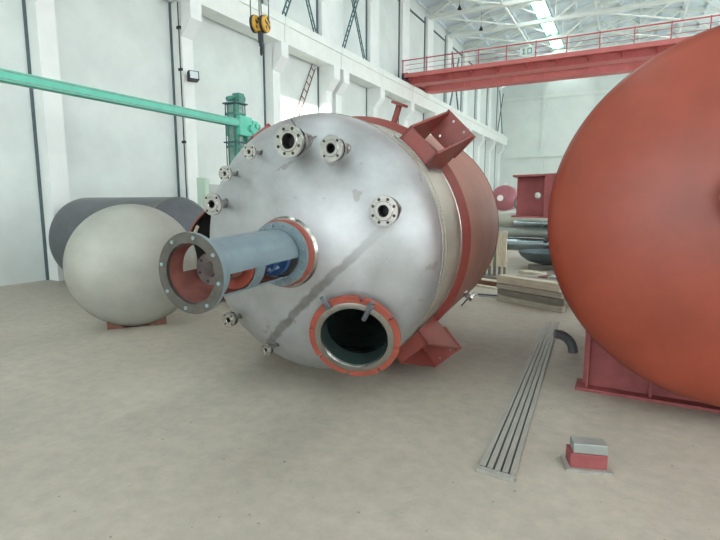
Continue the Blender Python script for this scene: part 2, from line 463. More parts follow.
# back wall ledge, gable tie and corner post
MB().box((XL, YB-.22, 6.25), (XR, YB, 6.50)).build('ledge', M_back, wall_back)
MB().box((XL, YB-.12, 11.9), (XR, YB, 12.15)).build('ledge', M_truss, wall_back)
for x in range(-8, 12, 5):
    MB().box((x, YB-.10, 0), (x+.4, YB, 13.0)).build('pilaster', M_back, wall_back)
# roof: slabs and rooflights between trusses
def zr(x): return ZT + .55 + .15*(12-abs(x))
ceiling = struct('ceiling', MB().prism([(XL-.3, zr(XL)+.14), (0, zr(0)+.14), (XR+.3, zr(XR)+.14), (XR+.3, zr(XR)+.24), (0, zr(0)+.24), (XL-.3, zr(XL)+.24)], YF-.3, YB+.3), M_roof)
tr_y = [YF+.3, -9.3, -5.2, -1.15, 2.9, 6.95, 11.0, 15.2, 19.2, 23.3, 27.3, 31.3, 35.3, 39.3, 43.3, 47.3, 51.3]
xs = [-12, -10.5, -9, -7.7, -6.5, -5.5, -4.0, -2.6, -1.3, 0]
slab_cache = {}
def slab_mesh(x0, x1, L):
    key = (x0, x1, round(L, 2))
    if key not in slab_cache:
        mb = MB()
        za, zb = zr(x0), zr(x1)
        mb.prism([(x0+.01, za+.06), (x1-.01, zb+.06), (x1-.01, zb+.12), (x0+.01, za+.12)], 0, L)
        for xx in (x0, x1-.10):
            z = zr(xx+.05); mb.box((xx+.01, 0, z-.14), (xx+.09, L, z+.07))
        for k in (0, .5, 1):
            y = k*(L-.08); mb.prism([(x0+.02, za-.06), (x1-.02, zb-.06), (x1-.02, zb+.08), (x0+.02, za+.08)], y, y+.08)
        o = mb.build('roof_slab', M_roof, ceiling, loc=(0, 0, 0))
        slab_cache[key] = o; return o, True
    return slab_cache[key], False
ends = tr_y + [YB]
for a, b in zip(ends[:-1], ends[1:]):
    L = b-a-.02
    for sgn in (-1, 1):
        for x0, x1 in zip(xs[:-1], xs[1:]):
            X0, X1 = (x0, x1) if sgn < 0 else (-x1, -x0)
            if abs(x0+6.5) < .01:
                y0 = a+.35; y1 = b-.35
                MB().prism([(X0+.1, zr(X0)+.05), (X1-.1, zr(X1)+.05), (X1-.1, zr(X1)+.09), (X0+.1, zr(X0)+.09)], y0, y1).build('rooflight', M_skyl, ceiling)
                fr = MB()
                fr.box((X0, a, zr(X0)-.1), (X0+.1, b, zr(X0)+.12)); fr.box((X1-.1, a, zr(X1)-.1), (X1, b, zr(X1)+.12))
                fr.box((X0, a, zr(X1)-.1), (X1, y0, zr(X1)+.1)); fr.box((X0, y1, zr(X1)-.1), (X1, b, zr(X1)+.1))
                fr.build('rooflight_frame', M_greenframe, ceiling)
                continue
            o, new = slab_mesh(X0, X1, L)
            if new: o.location = (0, a+.01, 0)
            else: copy_obj(o, ceiling, (0, a+.01, 0))
def make_truss():
    mb = MB()
    mb.box((-11.9, -.12, ZT-.12), (11.9, .12, ZT+.10))
    bc = mb.build('bottom_chord', M_truss, ceiling)
    mb = MB()
    mb.bar((-11.95, 0, zr(-12)-.14), (0, 0, zr(0)-.14), .2, .2); mb.bar((11.95, 0, zr(12)-.14), (0, 0, zr(0)-.14), .2, .2)
    tc = mb.build('top_chord', M_truss, ceiling)
    mb = MB()
    nodes_b = [-9.6, -4.8, 0, 4.8, 9.6]; nodes_t = [-11.9, -7.2, -2.4, 2.4, 7.2, 11.9]
    for i, xb in enumerate(nodes_b):
        for xt in (nodes_t[i], nodes_t[i+1]):
            mb.bar((xb, 0, ZT), (xt, 0, zr(xt)-.15), .11, .11)
    for xt in (-9.6, -4.8, 0, 4.8, 9.6): mb.bar((xt, 0, ZT), (xt, 0, zr(xt)-.15), .08, .08)
    wb = mb.build('truss_web', M_truss, ceiling)
    return bc, tc, wb
tr = make_truss()
for k, y in enumerate(tr_y):
    for o in tr:
        if k == 0: o.location = (0, y, 0)
        else: copy_obj(o, ceiling, (0, y, 0))
# horizontal wind bracing between bottom chords
for a, b in zip(tr_y[8:-1], tr_y[9:]):
    for (x0, x1) in ((-11.6, -7.2), (-2.4, 2.4)):
        mb = MB(); mb.bar((x0, a, ZT+.02), (x1, b, ZT+.02), .10, .08); mb.bar((x1, a, ZT+.12), (x0, b, ZT+.12), .10, .08)
        mb.build('wind_brace', M_truss, ceiling)
for x in (-7.2, -2.4, 2.4, 7.2):
    MB().box((x-.05, tr_y[0], ZT-.02), (x+.05, tr_y[-1], ZT+.08)).build('tie', M_truss, ceiling)

# cable with clips down the first column
cable = MB().tube((XL+.33, 10.775, 0.2), (XL+.33, 10.775, 7.48), .015, n=8)
cable = cable.build('wall_cable', M_black)
tag(cable, 'thin dark cable clipped down the white column nearest the green boom', 'cable')
for z in (1.8, 3.55, 5.6, 6.75):
    MB().box((XL+.27, 10.74, z), (XL+.40, 10.80, z+.07)).build('clip', M_black, cable)

# floodlight on the wall
fl = empty('floodlight', (-11.6, 11.10, 5.32), 'small black square floodlight fixed to the edge of the white column', 'lamp', rot=(0, 0, math.radians(-28)))
MB().box((0.02, -.03, .02), (.12, .03, .16)).build('bracket', M_black, fl)
MB().prism([(.10, .0), (.32, .04), (.28, .29), (.12, .26)], -.15, .15).build('housing', M_black, fl, bevel=.01)
MB().obox((.306, 0, .165), (.008, .115, .10), Matrix.Rotation(-.16, 3, 'Y')).build('lamp_glass', M_glass, fl)

# ladder hanging on the wall
ld = empty('ladder', (-11.93, 17.1, 4.6), 'rusty narrow ladder slanting up the white wall under the crane beam', 'ladder')
a, b = Vector((.03, -.6, .0)), Vector((.03, 1.05, 2.85)); d = (b-a).normalized(); s = Vector((0, d.z, -d.y))*.13
MB().bar(a+s, b+s, .03).build('rail', M_rust, ld); MB().bar(a-s, b-s, .03).build('rail', M_rust, ld)
for i in range(9):
    c = a+(b-a)*((i+.5)/9); MB().bar(c+s, c-s, .025).build('rung', M_rust, ld)

# pale green cabinet at the wall
cb = empty('electrical_cabinet', (-10.75, 10.55, 0), 'pale green tall narrow cabinet standing by the wall at the left', 'cabinet', rot=(0, 0, .5))
MB().box((-.13, -.15, .08), (.13, .15, 2.50)).build('body', M_cab, cb, bevel=.01)
MB().box((-.15, -.17, 0), (.15, .17, .08)).build('plinth', M_dado, cb)
MB().box((-.11, -.165, .15), (.11, -.15, 2.42)).build('door', M_cab, cb, bevel=.004)
MB().box((.07, -.18, 1.2), (.09, -.165, 1.35)).build('handle', M_black, cb)

# ================================================================== BRIDGE CRANE
def bridge_crane(Y, label, rail=True):
    c = empty('bridge_crane', (0, Y, 8.5), label, 'crane', group='overhead travelling cranes')
    zb, zt = -.06, .28       # girder bottom/top relative to the rail head
    for k, y0 in enumerate((0.45, 2.7)):
        mb = MB().prism([(-11.35, zb), (11.35, zb), (11.35, zt), (-11.35, zt)], y0, y0+.55)
        g = mb.build('girder', M_crane, c)
        MB().box((-11.1, y0-.10, zb-.04), (11.1, y0+.65, zb)).build('bottom_flange', M_crane, g)
        MB().box((-11.35, y0-.08, zt), (11.35, y0+.63, zt+.03)).build('top_flange', M_crane, g)
        for i in range(9):
            x = -8.8+i*2.2; MB().box((x-.02, y0-.06, zb), (x+.02, y0, zt)).build('web_stiffener', M_crane, g)
    wy0, wy1 = -.35, .45
    w = MB().box((-11.3, wy0, zt-.02), (11.3, wy1, zt+.03)).box((-11.3, wy0-.03, zt-.16), (11.3, wy0+.02, zt+.05)).build('walkway', M_crane, c)
    for i in range(16):
        x = -10.6 + i*1.42
        MB().prism([(wy0, zt-.02), (wy1, zt-.02), (wy1, zt-.26)], x-.03, x+.03, axis='X').build('bracket', M_craned, w)
    if rail:
        r = MB()
        zrt = 1.02
        r.bar((-11.45, wy0, zrt), (11.25, wy0, zrt), .05)
        r = r.build('handrail', M_craned, c)
        for zz in (.52, .77): MB().bar((-11.25, wy0, zz), (11.25, wy0, zz), .02).build('rail', M_craned, r)
        for i in range(17):
            x = -11.4 + i*1.4
            MB().bar((x, wy0, zt), (x, wy0, zrt+.05), .045).build('post', M_craned, r)
        for yy, n in ((2.9, 17),):
            r2 = MB().bar((-11.25, 3.6, zrt), (11.25, 3.6, zrt), .05).build('handrail', M_craned, c)
            for i in range(17): MB().bar((-11.2+i*1.4, 3.6, zt), (-11.2+i*1.4, 3.6, zrt), .04).build('post', M_craned, r2)
    for sx in (-1, 1):
        e = MB().box((sx*11.33-.14, -.1, .08), (sx*11.33+.14, 3.7, .40)).build('end_carriage', M_craned, c)
        for yy in (.15, 3.35):
            MB().tube((sx*11.46-.06, yy, .17), (sx*11.46+.06, yy, .17), .17, n=20).build('wheel', M_black, e)
        MB().box((sx*11.33-.18, -.25, .08), (sx*11.33+.18, -.1, .40)).build('buffer', M_black, e)
    return c
crane = bridge_crane(26.65, 'faded red overhead travelling crane with handrail spanning to the back right')
# number plate "10" on the handrail
sign = empty('crane_sign', (-4.80, 26.24, 8.95), 'small pale plate with a green outlined 10 on the crane handrail', 'sign')
MB().box((-.33, 0, 0), (.33, .03, .36)).build('plate', M_rib, sign)
so = MB()
# digit 1 and 0 as outlined strokes
so.box((-.17, -.01, .05), (-.12, 0, .31)); so.box((-.22, -.01, .24), (-.17, 0, .28)); so.box((-.22, -.01, .05), (-.07, 0, .085))
for (x0, x1) in ((.02, .23),):
    so.box((x0, -.01, .05), (x0+.035, 0, .31)); so.box((x1-.035, -.01, .05), (x1, 0, .31))
    so.box((x0, -.01, .275), (x1, 0, .31)); so.box((x0, -.01, .05), (x1, 0, .085))
so.build('lettering', M_green, sign)

# near crane (above the frame) whose hook block hangs into view
crane2 = bridge_crane(6.6, 'second red overhead crane, above the top left of the view', rail=False)
tx, ty = -6.74, 8.36
tro = empty('hoist_trolley', (tx, 8.40, 8.81), 'red hoist trolley riding the girders of the near overhead crane', 'hoist')
MB().box((-.55, -1.45, .06), (.55, 1.25, .22)).build('trolley_frame', M_crane, tro)
MB().tube((-.45, 0, .5), (.45, 0, .5), .26, n=24).build('rope_drum', M_greyves, tro)
MB().box((-.50, -.3, .22), (-.42, .3, .6)).box((.42, -.3, .22), (.50, .3, .6)).build('drum_bearing', M_crane, tro)
MB().tube((-.3, .75, .45), (.3, .75, .45), .2, n=20).build('motor', M_green, tro)
# hook block: local x along the camera's right
hb = empty('hook_block', (tx, ty, 4.40), 'yellow twin-sheave crane hook block with black markings hanging on wire ropes', 'hook block', rot=(0, 0, .55))
SC = .96
zc = .98
for sx, rr in ((-.105, .160), (.085, .160)):
    yaw = Vector((1.0, -.35, 0)).normalized()
    c = Vector((sx, 0, zc))
    g = MB().lathe([(-.05, .0), (-.05, rr-.02), (-.04, rr), (.04, rr), (.05, rr-.02), (.05, 0)], c, yaw, 28).build('sheave_guard', M_yellow, hb)
    MB().lathe([(-.055, rr+.006), (.0, rr+.012), (0, rr-.03), (-.055, rr-.03)], c, yaw, 28, closed=True).build('sheave', M_black, g)
    s_ = yaw.cross(Vector((0,0,1))).normalized()
    mk = MB()
    for k, (u, v) in enumerate(((-.07, .07), (.0, .0), (.05, -.08), (-.02, .10), (.07, .02), (-.08, -.04))):
        p = c + yaw*.052 + s_*u + Vector((0,0,1))*v
        q = c - yaw*.052 + s_*u + Vector((0,0,1))*v
        for z in (p, q):
            mk.bar(z - s_*.03 - Vector((0,0,.022)), z + s_*.03 + Vector((0,0,.022)), .006, .045, up=tuple(yaw.cross(s_)))
    mk.build('black_mark', M_black, g)
MB().box((-.15, -.05, .84), (.13, .05, .98)).build('cross_head', M_yellow, hb, bevel=.01)
MB().tube((-.01, 0, .62), (-.01, 0, .82), .055, n=14).build('swivel', M_black, hb)
pts = []
hk = bmesh.new()
mb = MB()
prev = None
for i in range(15):
    t = i/14
    ang = PI/2 - t*1.55*PI if True else 0
    P = Vector((-.01, .075*math.cos(ang), .48 + .09*math.sin(ang)))
    if prev is not None: mb.tube(prev[0], P, prev[1], .028-.013*t, n=10)
    prev = (P, .028-.013*t)
mb.tube((-.01, 0, .64), (-.01, 0, .55), .04, .036, n=10)
hk.free()
mb.build('hook', M_black, hb)
for i, (x, y) in enumerate(((-.20, .0), (-.03, .02), (.01, .0), (.16, -.02))):
    MB().tube((x, y, zc+.05), (x, y, 4.46), .012, n=6).build('rope', M_rope, hb)

# ================================================================== WELDING MANIPULATOR
wm = empty('welding_manipulator', (-8.0, 8.93, 0), 'green welding column with a long mint green boom at the left wall', 'machine')
MB().box((-.55, -.55, 0), (.55, .55, .30)).build('base', M_green, wm, bevel=.02)
cl = MB().box((-.135, -.135, .30), (.135, .135, 4.02)).build('column', M_green, wm, bevel=.01)
MB().box((.135, -.06, .35), (.155, .06, 4.0)).box((-.06, -.155, .35), (.06, -.135, 4.0)).build('slide_rail', M_green2, cl)
for z in (4.02, 3.16):
    MB().box((-.20, -.20, z), (.20, .20, z+.03)).build('plate', M_teal, wm)
for z in (3.05, 3.78, 2.2, 1.3):
    MB().box((-.165, -.165, z), (.165, .165, z+.05)).build('collar', M_green, wm)
MB().box((-.06, -.02, 4.05), (.14, .16, 4.27)).tube((.04, .15, 4.16), (.04, .21, 4.16), .10, n=18).build('gearbox', M_green, wm, bevel=.01)
MB().tube((-.04, -.20, 4.11), (-.02, -.02, 4.17), .055, n=16).build('motor', M_green, wm)
ca = MB().box((-.20, -.12, 3.32), (.24, .30, 3.76)).box((.05, .30, 3.36), (.25, .50, 3.70)).build('carriage', M_mint, wm, bevel=.02)
MB().tube((.22, .22, 3.50), (.32, .22, 3.50), .08, n=16).build('drive_motor', M_mint, ca)
MB().tube((.22, .42, 3.58), (.30, .42, 3.58), .06, n=14).build('drive_motor', M_mint, ca)
MB().box((.06, .12, 3.18), (.24, .42, 3.34)).build('gearbox', M_green, ca, bevel=.01)
MB().tube((.18, .50, 3.58), (.18, .56, 3.58), .08, n=14).build('hand_wheel', M_green, ca)
bo = MB().box((.05, -5.6, 3.51), (.22, -.10, 3.67)).build('boom', M_mint, wm)
MB().box((.22, -5.6, 3.53), (.228, -.10, 3.545)).box((.22, -5.6, 3.635), (.228, -.10, 3.65)).build('guide_strip', M_green2, bo)
MB().box((.08, -5.75, 3.1), (.24, -5.6, 3.75)).tube((.16, -5.68, 3.1), (.16, -5.68, 2.7), .03, n=10).build('welding_head', M_green, bo)
MB().tube((-.12, -.19, .6), (-.12, -.19, 4.02), .012, n=6).tube((.12, .19, .6), (.12, .19, 4.02), .012, n=6).build('lift_cable', M_black, wm)

# ================================================================== MAIN REACTOR
R0 = 1.25; RJ = 1.321; HD = 0.602; T1, T2, T3 = 0.749, 0.812, 2.702
TILT, YAW = 0.027, 0.0736
OZ = 1.40
rot = Matrix.Rotation(YAW, 3, 'Z') @ Matrix.Rotation(TILT, 3, 'X')
A_w = Vector((-2.6578, 4.0998, CAM_H-0.423))
base = A_w - rot @ Vector((0, 0, OZ))
reactor = empty('stainless_reactor', base, 'large stainless steel reactor with red oxide jacket lying on its side', 'tank',
                rot=(TILT, 0, YAW))
OFF = (0, 0, OZ)
def rp(name, mb, m, parent=None, **k):
    return mb.build(name, m, parent or reactor, loc=OFF if parent is None else None, **k)

MHC = Vector((.578, -.405, -.715)); MHN = Vector((.225, -.935, -.275)).normalized()
def head_mesh():
    mb = MB(); n = 160
    outer = [(-HD*math.sin(a), R0*math.cos(a)) for a in [i*PI/2/44 for i in range(45)]]
    outer[-1] = (-HD, 0)
    mb.lathe(outer, n=n)
    mb2 = MB()
    inner = [(-(HD-.02)*math.sin(a), (R0-.02)*math.cos(a)) for a in [i*PI/2/44 for i in range(45)]]
    inner[-1] = (-(HD-.02), 0)
    mb2.lathe(inner, n=n)
    for b, rad in ((mb, .335), (mb2, .345)):
        dead = []
        for f in b.bm.faces:
            c = f.calc_center_median() - MHC
            if c.y < .6 and (c - MHN*c.dot(MHN)).length < rad and c.dot(MHN) > -.5: dead.append(f)
        bmesh.ops.delete(b.bm, geom=dead, context='FACES')
    return mb, mb2
h1, h2 = head_mesh()
head = rp('dished_head', h1, M_head, sharp=False)
o = rp('head_lining', h2, M_inner, head, sharp=False)
# shell band, weld seams
shell = rp('shell_band', MB().lathe([(0, R0), (T1, R0)], n=128), M_ssr)
rp('shell_lining', MB().lathe([(0, R0-.02), (2.6, R0-.02), (2.8, 1.0), (3.1, .5), (3.2, 0)], n=96), M_inner, shell)
def bead(t, r, w=.010, n=128, m=M_weld, par=None):
    return rp('weld_seam', MB().lathe([(t-w, r-.002), (t-w*.5, r+.006), (t+w*.5, r+.006), (t+w, r-.002)], n=n), m, par)
rp('inner_ring', MB().lathe([(.60, R0-.022), (.605, R0-.034), (.625, R0-.034), (.63, R0-.022)], n=96), M_ssb, shell)  # thin bright ring around the inside of the shell
bead(0.0, R0, par=shell); bead(.10, R0, .006, par=shell); bead(T1-.012, R0, .012, m=M_ssb, par=shell)
# small scuffed rectangle on the band under the upper support bracket
# closure ring and jacket
rp('closure_ring', MB().lathe([(T1, R0-.01), (T1+.004, R0+.012), (T2, RJ), (T2+.012, RJ+.002)], n=128), M_primer)
jprof = [(T2+.012, RJ), (T3, RJ)] + [(T3+.5*RJ*math.sin(a), RJ*math.cos(a)) for a in [i*PI/2/16 for i in range(1, 16)]] + [(T3+.5*RJ, 0)]
jacket = rp('jacket', MB().lathe(jprof, n=128), M_jacket)
rp('weld_seam', MB().lathe([(T3-.01, RJ-.002), (T3, RJ+.006), (T3+.01, RJ-.002)], n=128), M_primer, jacket)
rp('weld_seam', MB().lathe([(T2+.008, RJ-.002), (T2+.016, RJ+.007), (T2+.03, RJ-.002)], n=128), M_primer, jacket)

# support brackets (four)
def add_lug(angle, par=reactor, Rs=R0, t0=.20, t1=.80, m=M_primer, m2=M_primer):
    """bracket built with its radial direction along +X, tangential along Z, then turned about the Y axis"""
    Rm = Matrix.Rotation(-angle, 4, 'Y')
    def fin(mb, name, mt, p):
        bmesh.ops.transform(mb.bm, matrix=Rm, verts=mb.bm.verts)
        if name == 'support_bracket':
            o = mb.build(name, mt, p, bevel=.0); o.location = OFF if p == reactor else (0, 0, p.get('oz', 0)); return o
        return mb.build(name, mt, p)
    # curved stainless pad under the bracket
    mb = MB()
    n = 8; ha = .185
    A = []
    for i in range(n+1):
        a = -ha + 2*ha*i/n
        A.append(((Rs+.002)*math.cos(a), (Rs+.002)*math.sin(a), (Rs+.02)*math.cos(a), (Rs+.02)*math.sin(a)))
    pts = [(a[0], a[1]) for a in A] + [(a[2], a[3]) for a in A[::-1]]
    mb.prism(pts, t0-.03, min(t1, .745))
    pad = fin(mb, 'support_bracket', M_ssb if par is reactor else m, par)
    W = .185
    # compression plate close to the head seam
    fin(MB().prism([(Rs-.03, -W), (Rs+.155, -W), (Rs+.155, W), (Rs-.03, W)], t0, t0+.025), 'top_plate', m, pad)
    # side gussets, sloping outwards from the top plate to the base plate
    for s in (-1, 1):
        z0, z1 = (W-.022, W) if s > 0 else (-W, -W+.022)
        g = MB().prism([(Rs-.03, t0), (Rs+.155, t0), (Rs+.43, t1-.02), (Rs+.43, t1), (Rs+.09, t1), (Rs-.03, T1 if par is reactor else t1)], z0, z1, axis='Z')
        fin(g, 'gusset', m2, pad)
    # base plate with four bolt holes
    mb = MB()
    x0, x1, y0, y1 = Rs+.155, Rs+.445, -W-.012, W+.012
    xm = (x0+x1)/2
    for (xa, xb, hx) in ((x0, xm, Rs+.205), (xm, x1, Rs+.395)):
        for (ya, yb, hy) in ((y0, 0, -.075), (0, y1, .075)):
            holed_plate(mb, xa, xb, ya, yb, hx, hy, .014, t1, t1+.028)
    fin(mb, 'base_plate', m2, pad)
    return pad
for deg in (44.2, -48.8, 136.0, -131.2):
    add_lug(math.radians(deg))

# nozzles on the head, all parallel to the vessel axis
def nozzle(x, z, t_face, r_fl, r_pipe, thick, name='nozzle', holes=4, collar=False, bore=None):
    rho2 = (x*x+z*z)/(R0*R0)
    tb = -HD*math.sqrt(max(0, 1-rho2))
    bore = bore or r_pipe*.86
    mb = MB().lathe([(t_face+.005, bore), (t_face+.005, r_pipe), (tb+.05, r_pipe), (tb+.05, bore)], (x, 0, z), n=28, closed=True)
    mb.lathe([(tb-.012, r_pipe+.004), (tb+.03, r_pipe+.018), (tb+.06, r_pipe+.018)], (x, 0, z), n=28)
    nz = rp(name, mb, M_ssb)
    fl = MB(); ring_disc(fl, (x, t_face, z), (0,1,0), bore, r_fl, thick, 36)
    fl.lathe([(0, bore), (-.006, bore+.004), (-.006, r_fl*.62), (0, r_fl*.66)], (x, t_face, z), n=36)
    fl.lathe([(thick, r_pipe+.02), (thick+.03, r_pipe)], (x, t_face, z), n=28)
    f = rp('flange', fl, M_ssb, nz)
    bh = MB()
    for k in range(holes):
        a = 2*PI*(k+.5)/holes
        c = Vector((x+math.cos(a)*r_fl*.80, t_face, z+math.sin(a)*r_fl*.80))
        bh.tube(c+Vector((0, -.002, 0)), c+Vector((0, thick+.002, 0)), r_fl*.085+.002, n=10)
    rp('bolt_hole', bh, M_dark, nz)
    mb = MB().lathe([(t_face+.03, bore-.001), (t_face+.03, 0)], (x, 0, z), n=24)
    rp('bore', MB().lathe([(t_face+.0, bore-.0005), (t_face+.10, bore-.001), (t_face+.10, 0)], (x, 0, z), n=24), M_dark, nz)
    if collar:
        cf = MB(); ring_disc(cf, (x, t_face+collar, z), (0,1,0), r_pipe, r_fl*.93, thick*.8, 36)
        rp('backing_flange', cf, M_ssb, nz)
    return nz
nozzle(-.646, .695, -.565, .070, .020, .020)
nozzle(-.361, .878, -.572, .066, .018, .020)
nozzle(.094, .941, -.650, .134, .072, .030, holes=8, collar=.085)
nozzle(.469, .870, -.612, .106, .044, .028, holes=4, collar=.07)
nozzle(.908, .367, -.572, .122, .052, .028, holes=8, collar=.07)
nozzle(-.753, .420, -.640, .104, .040, .026, holes=4)
nozzle(-.713, -.693, -.545, .074, .026, .020, collar=.05)
nozzle(-.272, -.931, -.575, .056, .018, .018, collar=.04)
# thin rods tacked to the head behind the top nozzles
rp('tack_rod', MB().tube((.20, -.36, 1.00), (.17, -.52, .93), .006, n=6), M_rope)
rp('tack_rod', MB().tube((-.02, -.30, 1.08), (-.05, -.36, 1.16), .006, n=6), M_rope)

# agitator mount: red ring pad, blue flanges, slotted tube
mount = rp('agitator_mount', MB().lathe([(-.678, .20), (-.678, .292), (-.605, .292)], n=64), M_primer2)
rp('pad_weld', MB().lathe([(-.612, .288), (-.61, .300), (-.585, .318), (-.560, .31)], n=64), M_ssb, mount)
bf = MB(); ring_disc(bf, (0, -.716, 0), (0,1,0), .20, .278, .038, 64)
bflange = rp('rear_flange', bf, M_blue, mount)
RT = .213; RI = .201
def bolt_ring(t0, t1, r, n, rb, name, m, par, ph=0.0, hexn=6):
    for k in range(n):
        a = 2*PI*(k+ph)/n
        c = Vector((r*math.cos(a), 0, r*math.sin(a)))
        MB().tube(c+Vector((0, t0, 0)), c+Vector((0, t1, 0)), rb, n=hexn).build(name, m, par)
bolt_ring(-.742, -.712, .248, 16, .015, 'bolt', M_blue, bflange, .5)
FT = -1.762
# tube wall as panels with two slots in each side
def tube_wall(t0, t1, a0, a1):
    n = max(3, int(abs(a1-a0)/(2*PI)*72))
    return MB().lathe([(t0, RT), (t1, RT), (t1, RI), (t0, RI)], n=n, a0=a0, a1=a1, closed=True)
D = math.radians
tw = MB()
def add(t0, t1, a0, a1):
    n = max(3, int(abs(a1-a0)/(2*PI)*72))
    tw.lathe([(t0, RT), (t1, RT), (t1, RI), (t0, RI)], n=n, a0=D(a0), a1=D(a1), closed=True)
S1 = (-1.625, -1.325); S2 = (-1.215, -.742)
add(FT+.02, S1[0], 0, 360); add(S1[1], S2[0], 0, 360)
for (t0, t1) in (S1, S2):
    add(t0, t1, -4, 122); add(t0, t1, 186, 297)
if S2[1] < -.79: pass
tube = rp('slotted_tube', tw, M_blue, mount)
til = MB()
til.lathe([(FT+.01, RI-.001), (S1[0], RI-.001)], n=60); til.lathe([(S1[1], RI-.001), (S2[0], RI-.001)], n=60)
for (t0, t1) in (S1, S2):
    til.lathe([(t0, RI-.001), (t1, RI-.001)], n=30, a0=D(-4), a1=D(122)); til.lathe([(t0, RI-.001), (t1, RI-.001)], n=30, a0=D(186), a1=D(297))
rp('red_lining', til, M_dullred, tube)
ff = MB(); ring_disc(ff, (0, FT-.012, 0), (0,1,0), .205, .275, .034, 72)
fflange = rp('front_flange', ff, M_blueg, mount)
fe = MB(); fe.lathe([(FT-.008, .2755), (FT+.023, .2755)], n=72)
rp('flange_edge', fe, M_blue, fflange)
bolt_ring(FT-.022, FT+.04, .244, 8, .013, 'bolt', M_bolt, fflange, .73)
# inside: shaft, coupling hub, bearing plate, mechanical seal
rp('drive_shaft', MB().tube((0, -1.60, 0), (0, -.5, 0), .045, n=24), M_hub, mount)
hub = rp('coupling_hub', MB().lathe([(-1.60, 0), (-1.60, .05), (-1.585, .055), (-1.585, .112), (-1.555, .112), (-1.555, .07), (-1.45, .07), (-1.45, 0)], n=40), M_hub, mount)
for k in range(6):
    a = 2*PI*(k+.3)/6
    MB().tube((.088*math.cos(a), -1.588, .088*math.sin(a)), (.088*math.cos(a), -1.58, .088*math.sin(a)), .010, n=8).build('bolt_hole', M_dark, hub)
bp_ = rp('bearing_plate', MB().lathe([(-1.30, .03), (-1.34, .19), (-1.30, .19), (-1.27, .03)], n=48, closed=True), M_primer2, mount)
rp('bearing_housing', MB().lathe([(-1.44, .05), (-1.44, .10), (-1.34, .11), (-1.34, .05)], n=32, closed=True), M_rust, bp_)
seal = rp('mechanical_seal', MB().lathe([(-1.05, .05), (-1.05, .10), (-.98, .10), (-.98, .14), (-.93, .14), (-.93, .11), (-.84, .11), (-.84, .17), (-.79, .17), (-.79, .05)], n=36, closed=True), M_bright_blue, mount)
for k in range(8):
    a = 2*PI*k/8
    c = Vector((.125*math.cos(a), 0, .125*math.sin(a)))
    MB().tube(c+Vector((0, -1.01, 0)), c+Vector((0, -.86, 0)), .014, n=8).build('bolt', M_bolt if k % 2 else M_bright_blue, seal)

# manhole
def frame_from(n):
    n = n.normalized(); a = n.cross(Vector((0,0,1))).normalized(); b = a.cross(n)
    return a, b
ma, mb_ = frame_from(MHN)
mh = rp('manhole', MB().lathe([(-.16, .315), (.085, .315), (.085, .335), (-.16, .335)], MHC, MHN, 64), M_ssb)
rg = MB()
rg.lathe([(.05, .335), (.092, .335), (.092, .365), (.05, .365)], MHC, MHN, 72, closed=True)
for k in range(8):
    a0 = 2*PI*(k+.28)/8+.035; a1 = 2*PI*(k+1.28)/8-.035
    rg.lathe([(.05, .363), (.092, .363), (.092, .405), (.05, .405)], MHC, MHN, 12, closed=True, a0=a0, a1=a1)
rp('red_ring', rg, M_primer2, mh)
rp('gasket_ring', MB().lathe([(.080, .288), (.102, .300), (.104, .330), (.096, .352), (.080, .352)], MHC, MHN, 72, closed=True), M_ssb, mh)
rp('inner_neck', MB().lathe([(.09, .290), (-.10, .290)], MHC, MHN, 64), M_neck, mh)
def on_mh(ang, r, h): return MHC + (ma*math.cos(ang) + mb_*math.sin(ang))*r + MHN*h
# find angles for the two swing clamps from their direction on the ring
for ang_deg, big in ((122, False), (64, True)):
    # angle measured from the rightward direction seen from the camera
    a = D(180-ang_deg)
    cen = on_mh(a, .385, .05)
    rad = (ma*math.cos(a) + mb_*math.sin(a))
    cl_ = MB().tube(cen - MHN*.03, cen + MHN*.10, .014, n=10)
    if big:
        cl_.bar(cen + MHN*.10 + rad*.05, cen + MHN*.085 - rad*.15, .035, .03); cl_.tube(cen+MHN*.07, cen+MHN*.12, .03, n=6)
    else:
        cl_.bar(cen + MHN*.06 + rad*.09, cen + MHN*.06 - rad*.03, .045, .035); cl_.tube(cen+MHN*.03, cen+MHN*.09, .028, n=6)
    rp('swing_clamp', cl_, M_greyves, mh, bevel=.004)

# red flanged stub on the ring, top
sd = Vector((.325, 0, .946)); st_t = .98
st = rp('jacket_nozzle', MB().tube(sd*1.28+Vector((0, st_t, 0)), sd*1.52+Vector((0, st_t, 0)), .034, n=18), M_primer)
rp('flange', MB().tube(sd*1.51+Vector((0, st_t, 0)), sd*1.535+Vector((0, st_t, 0)), .095, n=28), M_primer, st)
# chrome drain valve low on the right of the jacket
va = D(-31); vd = Vector((math.cos(va), 0, math.sin(va))); vt = 1.5
vc = vd*RJ + Vector((0, vt, 0))
v = rp('drain_valve', MB().tube(vc-vd*.02, vc+vd*.10, .028, n=14).tube(vc+vd*.09, vc+vd*.12, .055, n=20), M_ssb)
rp('valve_body', MB().tube(vc+vd*.05+Vector((0,-.05,0)), vc+vd*.05+Vector((0,.05,0)), .034, n=14), M_ssb, v)
vw = Vector((math.sin(va), 0, -math.cos(va)))
rp('valve_handle', MB().bar(vc+vd*.08+Vector((0,-.03,0)), vc+vd*.06+vw*.15+Vector((0,-.03,0)), .03, .015), M_black, v)

